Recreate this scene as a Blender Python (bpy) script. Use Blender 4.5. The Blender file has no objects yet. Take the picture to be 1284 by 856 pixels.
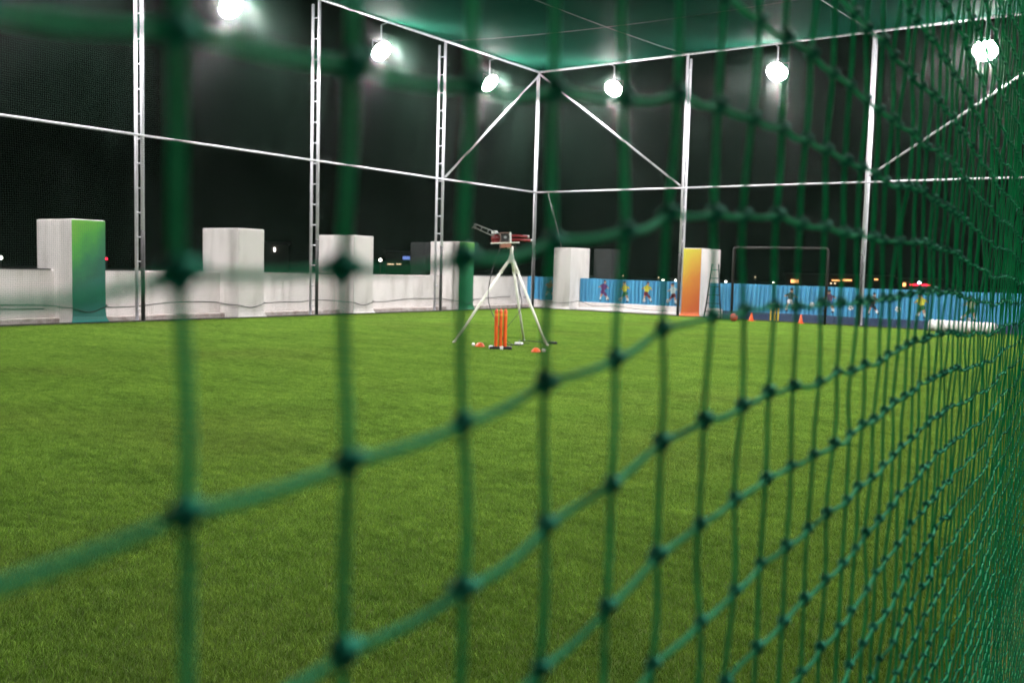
import bpy, math, random
import numpy as np
from mathutils import Vector, Matrix
random.seed(7); rng = np.random.default_rng(7)
R = math.radians
sc = bpy.context.scene
COL = sc.collection

# ------------------------------------------------------------------ camera
H_CAM = 1.6
YAW, PITCH, ROLL, FPX = 0.6202, -0.0788, 0.0263, 1164.3
F = Vector((-math.sin(YAW)*math.cos(PITCH), math.cos(YAW)*math.cos(PITCH), math.sin(PITCH)))
RT = Vector((math.cos(YAW), math.sin(YAW), 0)); UP = RT.cross(F)
RT2 = RT*math.cos(ROLL) + UP*math.sin(ROLL); UP2 = -RT*math.sin(ROLL) + UP*math.cos(ROLL)
cam = bpy.data.cameras.new('camera'); camo = bpy.data.objects.new('camera', cam); COL.objects.link(camo)
cam.sensor_width = 22.3; cam.lens = FPX/1284*22.3; cam.clip_start = 0.01; cam.clip_end = 3000
camo.matrix_world = Matrix(((RT2.x, UP2.x, -F.x, 0), (RT2.y, UP2.y, -F.y, 0), (RT2.z, UP2.z, -F.z, H_CAM), (0, 0, 0, 1)))
cam.dof.use_dof = True; cam.dof.focus_distance = 3.2; cam.dof.aperture_fstop = 4.0
sc.camera = camo

# ------------------------------------------------------------------ night sky, exposure
w = bpy.data.worlds.new('World'); sc.world = w; w.use_nodes = True
nt = w.node_tree; bg = nt.nodes['Background']
sky = nt.nodes.new('ShaderNodeTexSky'); sky.sky_type = 'NISHITA'; sky.sun_disc = False
sky.sun_elevation = R(-6); sky.sun_rotation = R(200); sky.altitude = 10
nt.links.new(sky.outputs[0], bg.inputs[0]); bg.inputs[1].default_value = 0.05
sc.view_settings.view_transform = 'Standard'; sc.view_settings.look = 'None'
sc.view_settings.exposure = 0; sc.view_settings.gamma = 1; sc.view_settings.use_curve_mapping = False
LAMP_STRENGTH = 1150

# ------------------------------------------------------------------ place constants
XL, YF = -21.2, 31.06            # planes of the posts: left side, far end
ZM, ZT = 4.64, 9.37              # middle rail, top rail
PYS = [25.26, 19.44, 13.63, 7.82, 2.0]      # posts on the left side
PXS = [-14.79, -8.37]                       # posts on the far end
NA, NTH = 0.1629, 0.04376        # near net: distance from camera, slant
def netline(s, off=0.0):         # point on the near net's ground line, off = outward
    return (-NA - math.sin(NTH)*s + math.cos(NTH)*off, math.cos(NTH)*s + math.sin(NTH)*off)

# ------------------------------------------------------------------ materials
def mat(name, col, rough=.6, metal=0, noise=None, bump=None, spec=.5, trans=0, emit=None):
    m = bpy.data.materials.new(name); m.use_nodes = True; t = m.node_tree; n = t.nodes; b = n['Principled BSDF']
    b.inputs['Base Color'].default_value = (*col, 1); b.inputs['Roughness'].default_value = rough
    b.inputs['Metallic'].default_value = metal; b.inputs['Specular IOR Level'].default_value = spec
    tc = n.new('ShaderNodeTexCoord')
    if noise:                      # (scale, col2, lo, hi, stretch)
        s, c2, lo, hi, st = noise
        mp = n.new('ShaderNodeMapping'); mp.inputs['Scale'].default_value = st
        nz = n.new('ShaderNodeTexNoise'); nz.inputs['Scale'].default_value = s; nz.inputs['Detail'].default_value = 6
        rp = n.new('ShaderNodeMapRange'); rp.inputs[1].default_value = lo; rp.inputs[2].default_value = hi
        mx = n.new('ShaderNodeMix'); mx.data_type = 'RGBA'
        mx.inputs[6].default_value = (*col, 1); mx.inputs[7].default_value = (*c2, 1)
        t.links.new(tc.outputs['Object'], mp.inputs[0]); t.links.new(mp.outputs[0], nz.inputs[0])
        t.links.new(nz.outputs[0], rp.inputs[0]); t.links.new(rp.outputs[0], mx.inputs[0]); t.links.new(mx.outputs[2], b.inputs['Base Color'])
    if bump:                       # (scale, strength, distance)
        nb = n.new('ShaderNodeTexNoise'); nb.inputs['Scale'].default_value = bump[0]; nb.inputs['Detail'].default_value = 5
        bm_ = n.new('ShaderNodeBump'); bm_.inputs['Strength'].default_value = bump[1]; bm_.inputs['Distance'].default_value = bump[2]
        t.links.new(tc.outputs['Object'], nb.inputs[0]); t.links.new(nb.outputs[0], bm_.inputs['Height']); t.links.new(bm_.outputs[0], b.inputs['Normal'])
    if trans:
        tr = n.new('ShaderNodeBsdfTranslucent'); tr.inputs[0].default_value = (*[min(1, c*1.3) for c in col], 1)
        ms = n.new('ShaderNodeMixShader'); ms.inputs[0].default_value = trans
        t.links.new(b.outputs[0], ms.inputs[1]); t.links.new(tr.outputs[0], ms.inputs[2]); t.links.new(ms.outputs[0], n['Material Output'].inputs[0])
    if emit:
        b.inputs['Emission Color'].default_value = (*emit[0], 1); b.inputs['Emission Strength'].default_value = emit[1]
    return m
M = {}
M['cord'] = mat('green_twine', (.026, .40, .205), .7, noise=(140, (.05, .52, .27), .35, .65, (1, 1, 1)), trans=.52, spec=.15)
def twist(m):                      # laid strands of the twine: fine diagonal ridges
    t = m.node_tree; n = t.nodes; b = n['Principled BSDF']; tc = n.new('ShaderNodeTexCoord')
    wv = n.new('ShaderNodeTexWave'); wv.bands_direction = 'DIAGONAL'; wv.inputs['Scale'].default_value = 150; wv.inputs['Distortion'].default_value = 1.5; wv.inputs['Detail'].default_value = 1
    t.links.new(tc.outputs['Object'], wv.inputs[0])
    bp = n.new('ShaderNodeBump'); bp.inputs['Strength'].default_value = .8; bp.inputs['Distance'].default_value = .0006
    t.links.new(wv.outputs['Fac'], bp.inputs['Height']); t.links.new(bp.outputs[0], b.inputs['Normal'])
    src = b.inputs['Base Color'].links[0].from_socket; ml = n.new('ShaderNodeMix'); ml.data_type = 'RGBA'; ml.blend_type = 'MULTIPLY'; ml.inputs[0].default_value = 1
    rp = n.new('ShaderNodeMapRange'); rp.inputs[3].default_value = .68; rp.inputs[4].default_value = 1.12
    t.links.new(wv.outputs['Fac'], rp.inputs[0]); t.links.new(src, ml.inputs[6]); t.links.new(rp.outputs[0], ml.inputs[7]); t.links.new(ml.outputs[2], b.inputs['Base Color'])
twist(M['cord'])
M['knot'] = mat('green_knot', (.012, .21, .12), .75, noise=(600, (.02, .3, .18), .35, .65, (1, 1, 1)), spec=.1)
M['netfar'] = mat('green_netting', (.02, .175, .112), .6, trans=.3, spec=.12)
M['netside'] = mat('dark_netting', (.032, .07, .05), .5, spec=.3)
M['steel'] = mat('white_painted_steel', (.62, .6, .645), .5, noise=(9, (.47, .455, .49), .5, .75, (1, 1, .3)))
M['rope_steel'] = mat('roped_steel', (.4, .4, .42), .7, noise=(30, (.2, .21, .22), .45, .6, (1, 1, 1)))
M['sleeve'] = mat('black_sleeve', (.022, .019, .021), .6, noise=(14, (.04, .034, .034), .4, .7, (1, 1, .3)))
M['plaster'] = mat('white_plaster', (.74, .685, .67), .85, noise=(2.2, (.58, .53, .50), .5, .82, (1.3, 1.3, .35)), bump=(28, .25, .01))
M['plaster_b'] = mat('grey_white_plaster', (.70, .655, .635), .85, noise=(3.1, (.56, .52, .49), .48, .8, (1.5, 1.5, .35)), bump=(30, .25, .01))
M['ledge'] = mat('stained_ledge', (.42, .37, .35), .9, noise=(5, (.26, .2, .18), .4, .7, (1, 1, 1)), bump=(30, .4, .01))
M['coping'] = mat('dark_coping', (.03, .03, .03), .8)
M['shadeconc'] = mat('shade_toned_concrete', (.017, .018, .019), .9, noise=(4, (.012, .012, .012), .4, .7, (1, 1, .3)))  # near-black colour paints in the unlit look of the outer pillars
M['edging'] = mat('dark_edging', (.03, .025, .022), .8, noise=(20, (.06, .05, .045), .4, .7, (1, 1, 1)))
M['slab'] = mat('rooftop_concrete', (.2, .19, .185), .9, noise=(6, (.12, .115, .11), .4, .65, (1, 1, 1)), bump=(60, .4, .006))
M['ground'] = mat('dark_ground', (.04, .045, .04), .95)
M['black'] = mat('black_rubber', (.015, .015, .015), .55)
M['whitepl'] = mat('white_plastic', (.75, .75, .73), .4)
M['orange'] = mat('orange_plastic', (.8, .12, .02), .4, noise=(14, (.62, .07, .012), .45, .7, (1, 1, .4)))
M['stump_stripe'] = mat('orange_yellow_plastic', (.85, .26, .05), .4)
M['red'] = mat('red_plastic', (.62, .02, .03), .35)
M['redmetal'] = mat('red_painted_metal', (.26, .018, .024), .4, noise=(20, (.14, .012, .014), .4, .7, (1, 1, 1)))
M['yellow'] = mat('yellow_plastic', (.75, .55, .05), .45)
M['cream'] = mat('cream_painted_tube', (.8, .8, .7), .4, noise=(12, (.66, .66, .56), .5, .75, (1, 1, 1)))
M['chrome'] = mat('dull_metal', (.3, .3, .3), .4, .9)
M['goal'] = mat('rusty_goal_paint', (.009, .008, .007), .7, noise=(18, (.03, .024, .02), .5, .7, (1, 1, .5)))
M['ladder'] = mat('dark_ladder_paint', (.014, .014, .015), .6)
M['bluesheet'] = mat('blue_coated_sheet', (.09, .38, .62), .45, noise=(2.5, (.045, .23, .44), .38, .66, (7, 1, .25)))  # vertical colour streaks paint in the shading of the corrugation
M['bluelow'] = mat('dark_blue_boards', (.02, .04, .1), .7, noise=(4, (.035, .06, .12), .4, .7, (1, 1, 1)))
M['bundle'] = mat('white_fabric', (.7, .68, .67), .9, bump=(40, .4, .01))
M['cloud'] = M['shadeconc']
M['bld'] = mat('night_building_wall', (.09, .085, .08), .9)
M['pole'] = mat('grey_pole', (.15, .15, .15), .6)
def emat(name, col, st):
    return mat(name, (.02, .02, .02), .6, emit=(col, st))
M['led'] = emat('lit_led_panel', (1.0, .985, .975), LAMP_STRENGTH)
M['win_o'] = emat('lit_orange_window', (1, .45, .15), 3.0)
M['win_w'] = emat('lit_white_lamp', (1, .95, .85), 14)
M['win_p'] = emat('lit_pale_window', (1, .75, .45), 2.2)
M['neon_r'] = emat('lit_red_tube', (1, .02, .05), 5)
M['sign_b'] = emat('lit_blue_sign', (.25, .4, 1), .8)
M['lamp_b'] = emat('lit_bluish_lamp', (.6, .75, 1), 20)

def paint(name, stops, ang, lo, hi, fac=.25):          # mural paint: a diagonal run of colours on the pillar face
    m = bpy.data.materials.new(name); m.use_nodes = True; t = m.node_tree; n = t.nodes; b = n['Principled BSDF']; b.inputs['Roughness'].default_value = .6
    tc = n.new('ShaderNodeTexCoord'); sp = n.new('ShaderNodeSeparateXYZ'); t.links.new(tc.outputs['Object'], sp.inputs[0])
    a = n.new('ShaderNodeMath'); a.operation = 'MULTIPLY_ADD'; a.inputs[1].default_value = ang
    t.links.new(sp.outputs['X'], a.inputs[0]); t.links.new(sp.outputs['Z'], a.inputs[2])
    nz = n.new('ShaderNodeTexNoise'); nz.inputs['Scale'].default_value = 2.2; nz.inputs['Detail'].default_value = 5
    t.links.new(tc.outputs['Object'], nz.inputs[0])
    a2 = n.new('ShaderNodeMath'); a2.operation = 'MULTIPLY_ADD'; a2.inputs[1].default_value = fac*4; t.links.new(nz.outputs[0], a2.inputs[0]); t.links.new(a.outputs[0], a2.inputs[2])
    mr = n.new('ShaderNodeMapRange'); mr.inputs[1].default_value = lo+fac*2; mr.inputs[2].default_value = hi+fac*2; t.links.new(a2.outputs[0], mr.inputs[0])
    cr = n.new('ShaderNodeValToRGB'); e = cr.color_ramp.elements
    while len(e) < len(stops): e.new(.5)
    for el, (pos, c) in zip(e, stops): el.position = pos; el.color = (*c, 1)
    t.links.new(mr.outputs[0], cr.inputs[0]); t.links.new(cr.outputs[0], b.inputs['Base Color'])
    return m
M['mural_g'] = paint('green_teal_mural', [(0, (.006, .17, .14)), (.3, (.006, .13, .11)), (.5, (.01, .13, .075)), (.62, (.02, .2, .08)), (.82, (.08, .40, .05)), (1, (.17, .5, .05))], -.95, -.6, 2.2)
M['mural_o'] = paint('orange_yellow_mural', [(0, (.62, .11, .015)), (.45, (.65, .2, .02)), (.75, (.66, .42, .03)), (1, (.68, .6, .04))], -1.0, -.2, 2.3)
M['mural_d'] = paint('deep_green_mural', [(0, (.008, .14, .06)), (.6, (.012, .18, .07)), (.85, (.1, .36, .05)), (1, (.16, .45, .06))], -.2, 0, 2.6)

# ------------------------------------------------------------------ mesh helpers
class MB:
    def __init__(s): s.v = []; s.f = []; s.m = []; s.cur = 0
    def add(s, vs, fs):
        o = len(s.v); s.v += [tuple(p) for p in vs]
        for f in fs: s.f.append(tuple(i+o for i in f)); s.m.append(s.cur)
    def box(s, a, b):
        (x0, y0, z0), (x1, y1, z1) = a, b
        s.add([(x0, y0, z0), (x1, y0, z0), (x1, y1, z0), (x0, y1, z0), (x0, y0, z1), (x1, y0, z1), (x1, y1, z1), (x0, y1, z1)],
              [(0, 3, 2, 1), (4, 5, 6, 7), (0, 1, 5, 4), (1, 2, 6, 5), (2, 3, 7, 6), (3, 0, 4, 7)]); return s
    def bbox(s, a, b, c=.01):                         # box with chamfered vertical and top edges
        (x0, y0, z0), (x1, y1, z1) = a, b
        ring = lambda d, z: [(x0+c+d, y0+d, z), (x1-c-d, y0+d, z), (x1-d, y0+c+d, z), (x1-d, y1-c-d, z), (x1-c-d, y1-d, z), (x0+c+d, y1-d, z), (x0+d, y1-c-d, z), (x0+d, y0+c+d, z)]
        vs = ring(0, z0)+ring(0, z1-c)+ring(c, z1)
        fs = [tuple(range(7, -1, -1)), tuple(range(16, 24))]
        for L in (0, 8):
            for i in range(8): j = (i+1) % 8; fs.append((L+i, L+j, L+8+j, L+8+i))
        s.add(vs, fs); return s
    def tube(s, pts, r, n=8, cap=True):
        pts = [Vector(p) for p in pts]; rs = r if isinstance(r, (list, tuple)) else [r]*len(pts)
        vs = []; fs = []; ref = None
        for i, p in enumerate(pts):
            d = (pts[min(i+1, len(pts)-1)]-pts[max(i-1, 0)]).normalized()
            if ref is None: ref = Vector((0, 0, 1)) if abs(d.z) < .9 else Vector((1, 0, 0))
            u = d.cross(ref).normalized(); v = u.cross(d); ref = v
            for k in range(n):
                a = 2*math.pi*k/n; vs.append(p+u*(math.cos(a)*rs[i])+v*(math.sin(a)*rs[i]))
        for i in range(len(pts)-1):
            for k in range(n):
                j = (k+1) % n; fs.append((i*n+k, i*n+j, (i+1)*n+j, (i+1)*n+k))
        if cap: fs += [tuple(range(n-1, -1, -1)), tuple((len(pts)-1)*n+k for k in range(n))]
        s.add(vs, fs); return s
    def lathe(s, prof, c=(0, 0, 0), n=16, axis='Z'):
        vs = []; fs = []
        for r, z in prof:
            for k in range(n):
                a = 2*math.pi*k/n; p = (r*math.cos(a), r*math.sin(a), z)
                if axis == 'X': p = (z, r*math.cos(a), r*math.sin(a))
                if axis == 'Y': p = (r*math.sin(a), z, r*math.cos(a))
                vs.append((p[0]+c[0], p[1]+c[1], p[2]+c[2]))
        for i in range(len(prof)-1):
            for k in range(n):
                j = (k+1) % n; fs.append((i*n+k, i*n+j, (i+1)*n+j, (i+1)*n+k))
        fs += [tuple(range(n-1, -1, -1)), tuple((len(prof)-1)*n+k for k in range(n))]
        s.add(vs, fs); return s
    def build(s, name, mats, parent=None, smooth=False, loc=None):
        me = bpy.data.meshes.new(name); me.from_pydata(s.v, [], s.f)
        for m in (mats if isinstance(mats, (list, tuple)) else [mats]): me.materials.append(m if not isinstance(m, str) else M[m])
        if len(me.materials) > 1: me.polygons.foreach_set('material_index', s.m)
        if smooth: me.polygons.foreach_set('use_smooth', [True]*len(me.polygons))
        me.update(); o = bpy.data.objects.new(name, me); COL.objects.link(o)
        if parent: o.parent = parent
        if loc: o.location = loc
        return o
def np_mesh(name, V, Q, material, parent=None, smooth=True):
    me = bpy.data.meshes.new(name); V = np.asarray(V, dtype=np.float32); Q = np.asarray(Q, dtype=np.int32)
    k = Q.shape[1]; me.vertices.add(len(V)); me.vertices.foreach_set('co', V.ravel())
    me.loops.add(Q.size); me.loops.foreach_set('vertex_index', Q.ravel())
    me.polygons.add(len(Q)); me.polygons.foreach_set('loop_start', np.arange(0, Q.size, k, dtype=np.int32)); me.polygons.foreach_set('loop_total', np.full(len(Q), k, dtype=np.int32))
    if smooth: me.polygons.foreach_set('use_smooth', np.ones(len(Q), dtype=bool))
    me.update(calc_edges=True); me.materials.append(material)
    o = bpy.data.objects.new(name, me); COL.objects.link(o)
    if parent: o.parent = parent
    return o
def np_tubes(P, r, n=3):
    """P: (cords, points, 3) polylines -> verts, quads of n-sided tubes (open ended)."""
    C, K, _ = P.shape
    T = np.empty_like(P); T[:, 1:-1] = P[:, 2:]-P[:, :-2]; T[:, 0] = P[:, 1]-P[:, 0]; T[:, -1] = P[:, -1]-P[:, -2]
    T /= np.linalg.norm(T, axis=2, keepdims=True)
    ref = np.where(np.abs(T[:, :, 2:3]) < .8, np.array([0, 0, 1.]), np.array([1., .3, 0]))
    U = np.cross(T, ref); U /= np.linalg.norm(U, axis=2, keepdims=True); W = np.cross(U, T)
    a = 2*np.pi*np.arange(n)/n
    V = P[:, :, None, :] + r*(np.cos(a)[None, None, :, None]*U[:, :, None, :] + np.sin(a)[None, None, :, None]*W[:, :, None, :])
    idx = np.arange(C*K*n).reshape(C, K, n); nx = np.roll(idx, -1, axis=2)
    Q = np.stack([idx[:, :-1], nx[:, :-1], nx[:, 1:], idx[:, 1:]], axis=-1).reshape(-1, 4)
    return V.reshape(-1, 3), Q
def merge(parts):
    V = []; Q = []; o = 0
    for v, q in parts: V.append(v); Q.append(q+o); o += len(v)
    return np.concatenate(V), np.concatenate(Q)
def tag(o, label=None, cat=None, group=None, kind=None):
    if label: o['label'] = label
    if cat: o['category'] = cat
    if group: o['group'] = group
    if kind: o['kind'] = kind
    return o
def thing(name, loc, label, cat, group=None, rz=0):
    o = bpy.data.objects.new(name, None); COL.objects.link(o); o.location = loc; o.rotation_euler = (0, 0, rz); o.empty_display_size = .1
    return tag(o, label, cat, group)
def copy_tree(o, parent=None):
    c = o.copy(); COL.objects.link(c); c.parent = parent
    for ch in list(o.children): copy_tree(ch, c)
    return c
def put(o, loc, label, rz=None):
    o.location = loc; o['label'] = label
    if rz is not None: o.rotation_euler = (0, 0, rz)
    return o

# ------------------------------------------------------------------ setting
tag(MB().box((-900, -900, -9.2), (900, 1500, -9)).build('ground', 'ground'), kind='structure')
tag(MB().box((-22.9, -6, -9), (4, 33.6, -.03)).build('roof_slab', 'slab'), kind='structure')
YB = -3.0
turf = MB(); x0, y0 = netline(-3.0); x1, y1 = netline(30.9)
turf.add([(XL+.06, YB, 0), (x0, YB, 0), (x1, YF-.06, 0), (XL+.06, YF-.06, 0)], [(0, 1, 2, 3)])
turf.add([(XL+.06, YB, -.03), (x0, YB, -.03), (x1, YF-.06, -.03), (XL+.06, YF-.06, -.03)], [(3, 2, 1, 0)])

def grass_mat(name, use_attr):
    m = bpy.data.materials.new(name); m.use_nodes = True; t = m.node_tree; n = t.nodes; b = n['Principled BSDF']
    b.inputs['Roughness'].default_value = .7; b.inputs['Specular IOR Level'].default_value = .08
    g = n.new('ShaderNodeNewGeometry')
    mp = n.new('ShaderNodeMapping'); mp.inputs['Scale'].default_value = (.55, 1.3, 1)
    nz = n.new('ShaderNodeTexNoise'); nz.inputs['Scale'].default_value = 1.1; nz.inputs['Detail'].default_value = 7; nz.inputs['Roughness'].default_value = .65
    t.links.new(g.outputs['Position'], mp.inputs[0]); t.links.new(mp.outputs[0], nz.inputs[0])
    mx = n.new('ShaderNodeMix'); mx.data_type = 'RGBA'; mr = n.new('ShaderNodeMapRange'); mr.inputs[1].default_value = .34; mr.inputs[2].default_value = .66
    mp2 = n.new('ShaderNodeMapping'); mp2.inputs['Scale'].default_value = (.75, 1.5, 1); mp2.inputs['Rotation'].default_value = (0, 0, .5)
    n2 = n.new('ShaderNodeTexNoise'); n2.inputs['Scale'].default_value = 7; n2.inputs['Detail'].default_value = 4
    t.links.new(g.outputs['Position'], mp2.inputs[0]); t.links.new(mp2.outputs[0], n2.inputs[0])
    av_ = n.new('ShaderNodeMix'); av_.data_type = 'FLOAT'; av_.inputs[0].default_value = .5
    t.links.new(nz.outputs[0], av_.inputs[2]); t.links.new(n2.outputs[0], av_.inputs[3])
    t.links.new(av_.outputs[0], mr.inputs[0]); t.links.new(mr.outputs[0], mx.inputs[0])
    if use_attr:
        at = n.new('ShaderNodeAttribute'); at.attribute_name = 'tone'
        m1 = n.new('ShaderNodeMix'); m1.data_type = 'RGBA'; m1.inputs[6].default_value = (.10, .2, .022, 1); m1.inputs[7].default_value = (.228, .375, .056, 1)
        t.links.new(at.outputs['Fac'], m1.inputs[0])
        ml = n.new('ShaderNodeMix'); ml.data_type = 'RGBA'; ml.blend_type = 'MULTIPLY'; ml.inputs[0].default_value = 1
        mx.inputs[6].default_value = (.56, .63, .56, 1); mx.inputs[7].default_value = (1.36, 1.3, 1.25, 1)
        n3 = n.new('ShaderNodeTexNoise'); n3.inputs['Scale'].default_value = .33; n3.inputs['Detail'].default_value = 3; t.links.new(g.outputs['Position'], n3.inputs[0])
        r3 = n.new('ShaderNodeMapRange'); r3.inputs[1].default_value = .5; r3.inputs[2].default_value = .75; r3.inputs[4].default_value = .55; t.links.new(n3.outputs[0], r3.inputs[0])
        m3 = n.new('ShaderNodeMix'); m3.data_type = 'RGBA'; m3.inputs[7].default_value = (.15, .2, .04, 1); t.links.new(r3.outputs[0], m3.inputs[0]); t.links.new(m1.outputs[2], m3.inputs[6]); t.links.new(m3.outputs[2], ml.inputs[6]); t.links.new(mx.outputs[2], ml.inputs[7]); t.links.new(ml.outputs[2], b.inputs['Base Color'])
        tr = n.new('ShaderNodeBsdfTranslucent'); t.links.new(ml.outputs[2], tr.inputs[0])
        ms = n.new('ShaderNodeMixShader'); ms.inputs[0].default_value = .25
        t.links.new(b.outputs[0], ms.inputs[1]); t.links.new(tr.outputs[0], ms.inputs[2]); t.links.new(ms.outputs[0], n['Material Output'].inputs[0])
    else:
        mx.inputs[6].default_value = (.05, .085, .012, 1); mx.inputs[7].default_value = (.08, .12, .02, 1); t.links.new(mx.outputs[2], b.inputs['Base Color']); b.inputs['Roughness'].default_value = .9
    return m
tag(turf.build('turf', grass_mat('turf_backing', False)), kind='structure')

PATCH = .5
hidden = bpy.data.collections.new('turf_tiles')
gmat = grass_mat('turf_blades', True)
for vnt in range(8):
    nb = 4200; r = np.random.default_rng(100+vnt)
    px = r.uniform(-PATCH/2, PATCH/2, nb); py = r.uniform(-PATCH/2, PATCH/2, nb)
    clump = .5+.5*np.sin(px*31+vnt*1.7+2*np.sin(py*23+vnt))*np.sin(py*27+vnt*.9+1.5*np.sin(px*19))
    hgt = r.uniform(.014, .026, nb)*(.7+.5*clump); lean = r.uniform(.3, 1.3, nb)*hgt
    ang = r.normal(2.2, 1.0, nb); wd = r.uniform(.0012, .0022, nb); fa = r.uniform(0, np.pi, nb)
    dx, dy = np.cos(ang)*lean, np.sin(ang)*lean; ux, uy = np.cos(fa)*wd, np.sin(fa)*wd
    z0 = np.full(nb, .0)
    V = np.stack([np.stack([px-ux, py-uy, z0], 1), np.stack([px+ux, py+uy, z0], 1),
                  np.stack([px+ux*.8+dx*.35, py+uy*.8+dy*.35, hgt*.62], 1), np.stack([px-ux*.8+dx*.35, py-uy*.8+dy*.35, hgt*.62], 1),
                  np.stack([px+dx, py+dy, hgt], 1)], 1).reshape(-1, 3)
    b0 = np.arange(nb)*5
    T = np.concatenate([np.stack([b0, b0+1, b0+2], 1), np.stack([b0, b0+2, b0+3], 1), np.stack([b0+3, b0+2, b0+4], 1)])
    o = np_mesh('turf_tile', V, T, gmat, smooth=False); COL.objects.unlink(o); hidden.objects.link(o)
    at = o.data.attributes.new('tone', 'FLOAT', 'POINT'); tone = np.clip(r.normal(.45, .22, nb)+.35*(clump-.5), 0, 1)
    at.data.foreach_set('value', np.repeat(tone, 5).astype(np.float32))
pts = []
yy = YB+PATCH/2
while yy < YF-.1:
    xx = XL+.1+PATCH/2; xr = -NA-math.tan(NTH)*yy
    while xx < xr-.1:
        pts.append((xx, yy, 0)); xx += PATCH
    yy += PATCH
gm = bpy.data.meshes.new('grass'); gm.from_pydata(pts, [], []); grass = bpy.data.objects.new('grass', gm); COL.objects.link(grass)
av = gm.attributes.new('variant', 'INT', 'POINT'); av.data.foreach_set('value', rng.integers(0, 8, len(pts)).astype(np.int32))
ng = bpy.data.node_groups.new('lay_turf', 'GeometryNodeTree'); ng.is_modifier = True
ng.interface.new_socket('Geometry', in_out='INPUT', socket_type='NodeSocketGeometry'); ng.interface.new_socket('Geometry', in_out='OUTPUT', socket_type='NodeSocketGeometry')
gi = ng.nodes.new('NodeGroupInput'); go = ng.nodes.new('NodeGroupOutput'); ip = ng.nodes.new('GeometryNodeInstanceOnPoints')
ci = ng.nodes.new('GeometryNodeCollectionInfo'); ci.inputs['Collection'].default_value = hidden; ci.inputs['Separate Children'].default_value = True; ci.inputs['Reset Children'].default_value = True
na = ng.nodes.new('GeometryNodeInputNamedAttribute'); na.data_type = 'INT'; na.inputs[0].default_value = 'variant'
ip.inputs['Pick Instance'].default_value = True
ng.links.new(gi.outputs[0], ip.inputs['Points']); ng.links.new(ci.outputs[0], ip.inputs['Instance']); ng.links.new(na.outputs[0], ip.inputs['Instance Index']); ng.links.new(ip.outputs[0], go.inputs[0])
md = grass.modifiers.new('lay_turf', 'NODES'); md.node_group = ng
tag(grass, 'short green artificial grass covering the whole cage floor', 'grass', kind='stuff')

tag(MB().box((XL-.08, YB, -.03), (XL+.06, YF+.08, .045)).build('edging_strip', 'edging'), 'dark edging strip along the foot of the white side parapet', 'edging')
tag(MB().box((XL+.06, YF-.06, -.03), (-1.5, YF+.08, .045)).build('edging_strip', 'edging'), 'dark edging strip along the foot of the blue fence', 'edging')

# ------------------------------------------------------------------ parapet on the left, kerb and blue fence at the far end
pw = thing('parapet_wall', (-22.0, 0, 0), 'low white plastered parapet wall with stains behind the side net', 'wall')
MB().bbox((-.2, YB, -.03), (0, 31.95, 1.27), .015).build('wall', 'plaster', pw)
MB().bbox((.002, YB, -.03), (.22, 31.75, .13), .02).build('ledge', 'ledge', pw)
segs = [(YB, 11.7), (13.0, 14.2), (17.5, 20.9), (21.9, 22.3), (27.2, 31.9)]
cp = MB()
for a, b in segs: cp.box((-.22, a, 1.272), (.012, b, 1.292))
cp.build('coping', 'coping', pw)
kw = thing('kerb_wall', (0, 31.8, 0), 'low white kerb wall under the blue fence between the white pillars', 'wall')
MB().bbox((-21.98, -.04, -.03), (-13.4, .16, .33), .015).build('wall', 'plaster_b', kw)
MB().bbox((-21.7, -.3, -.03), (-14.7, -.042, .1), .02).build('ledge', 'plaster', kw)
lw = thing('low_boards', (0, 31.74, 0), 'dark blue low board strip under the fence beside the goal', 'board')
for i in range(6): MB().bbox((-13.35+i*2, -.02, -.03), (-13.36+i*2+1.99, .05, .27+.01*math.sin(i*2.1)), .008).build('board', 'bluelow', lw)

def prof(x):                                       # trapezoid corrugation, offset towards the camera
    p = (x/.16) % 1.0
    t = 0 if p < .35 else (p-.35)/.12 if p < .47 else 1 if p < .85 else 1-(p-.85)/.15
    return 31.82-.05*t
fence = thing('corrugated_fence', (0, 0, 0), 'blue corrugated sheet fence painted with football players at the far end', 'fence')
edges = [-21.98, -21.1, -20.28, None, -19.42, -18.5, -17.5, -16.5, -15.5, -14.68, None, -13.9, -12.9, -11.85, -10.8, -9.75, -8.7, -7.65, -6.6, -5.55, -4.5, -3.45, -2.4, -1.45]
for a, b in zip(edges[:-1], edges[1:]):
    if a is None or b is None: continue
    xs = np.arange(a, b+.001, .01); zt = 1.28-.006*(a+22)*.5+random.uniform(-.008, .008); m = MB(); dy = random.uniform(-.003, .003)
    zb = .335 if a < -14 else .27
    vs = [(x, prof(x)+dy, z) for x in xs for z in (zb, zt)]
    m.add(vs, [(2*i, 2*i+2, 2*i+3, 2*i+1) for i in range(len(xs)-1)])
    m.add([(x, y+.004, z) for x, y, z in vs], [(2*i+1, 2*i+3, 2*i+2, 2*i) for i in range(len(xs)-1)])
    m.build('sheet', 'bluesheet', fence)
PC = {}
def pcol(c):
    if c not in PC: PC[c] = mat('mural_paint', c, .6)
    return PC[c]
SK, WH, BK = (.5, .28, .18), (.75, .75, .75), (.03, .03, .05)
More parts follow.
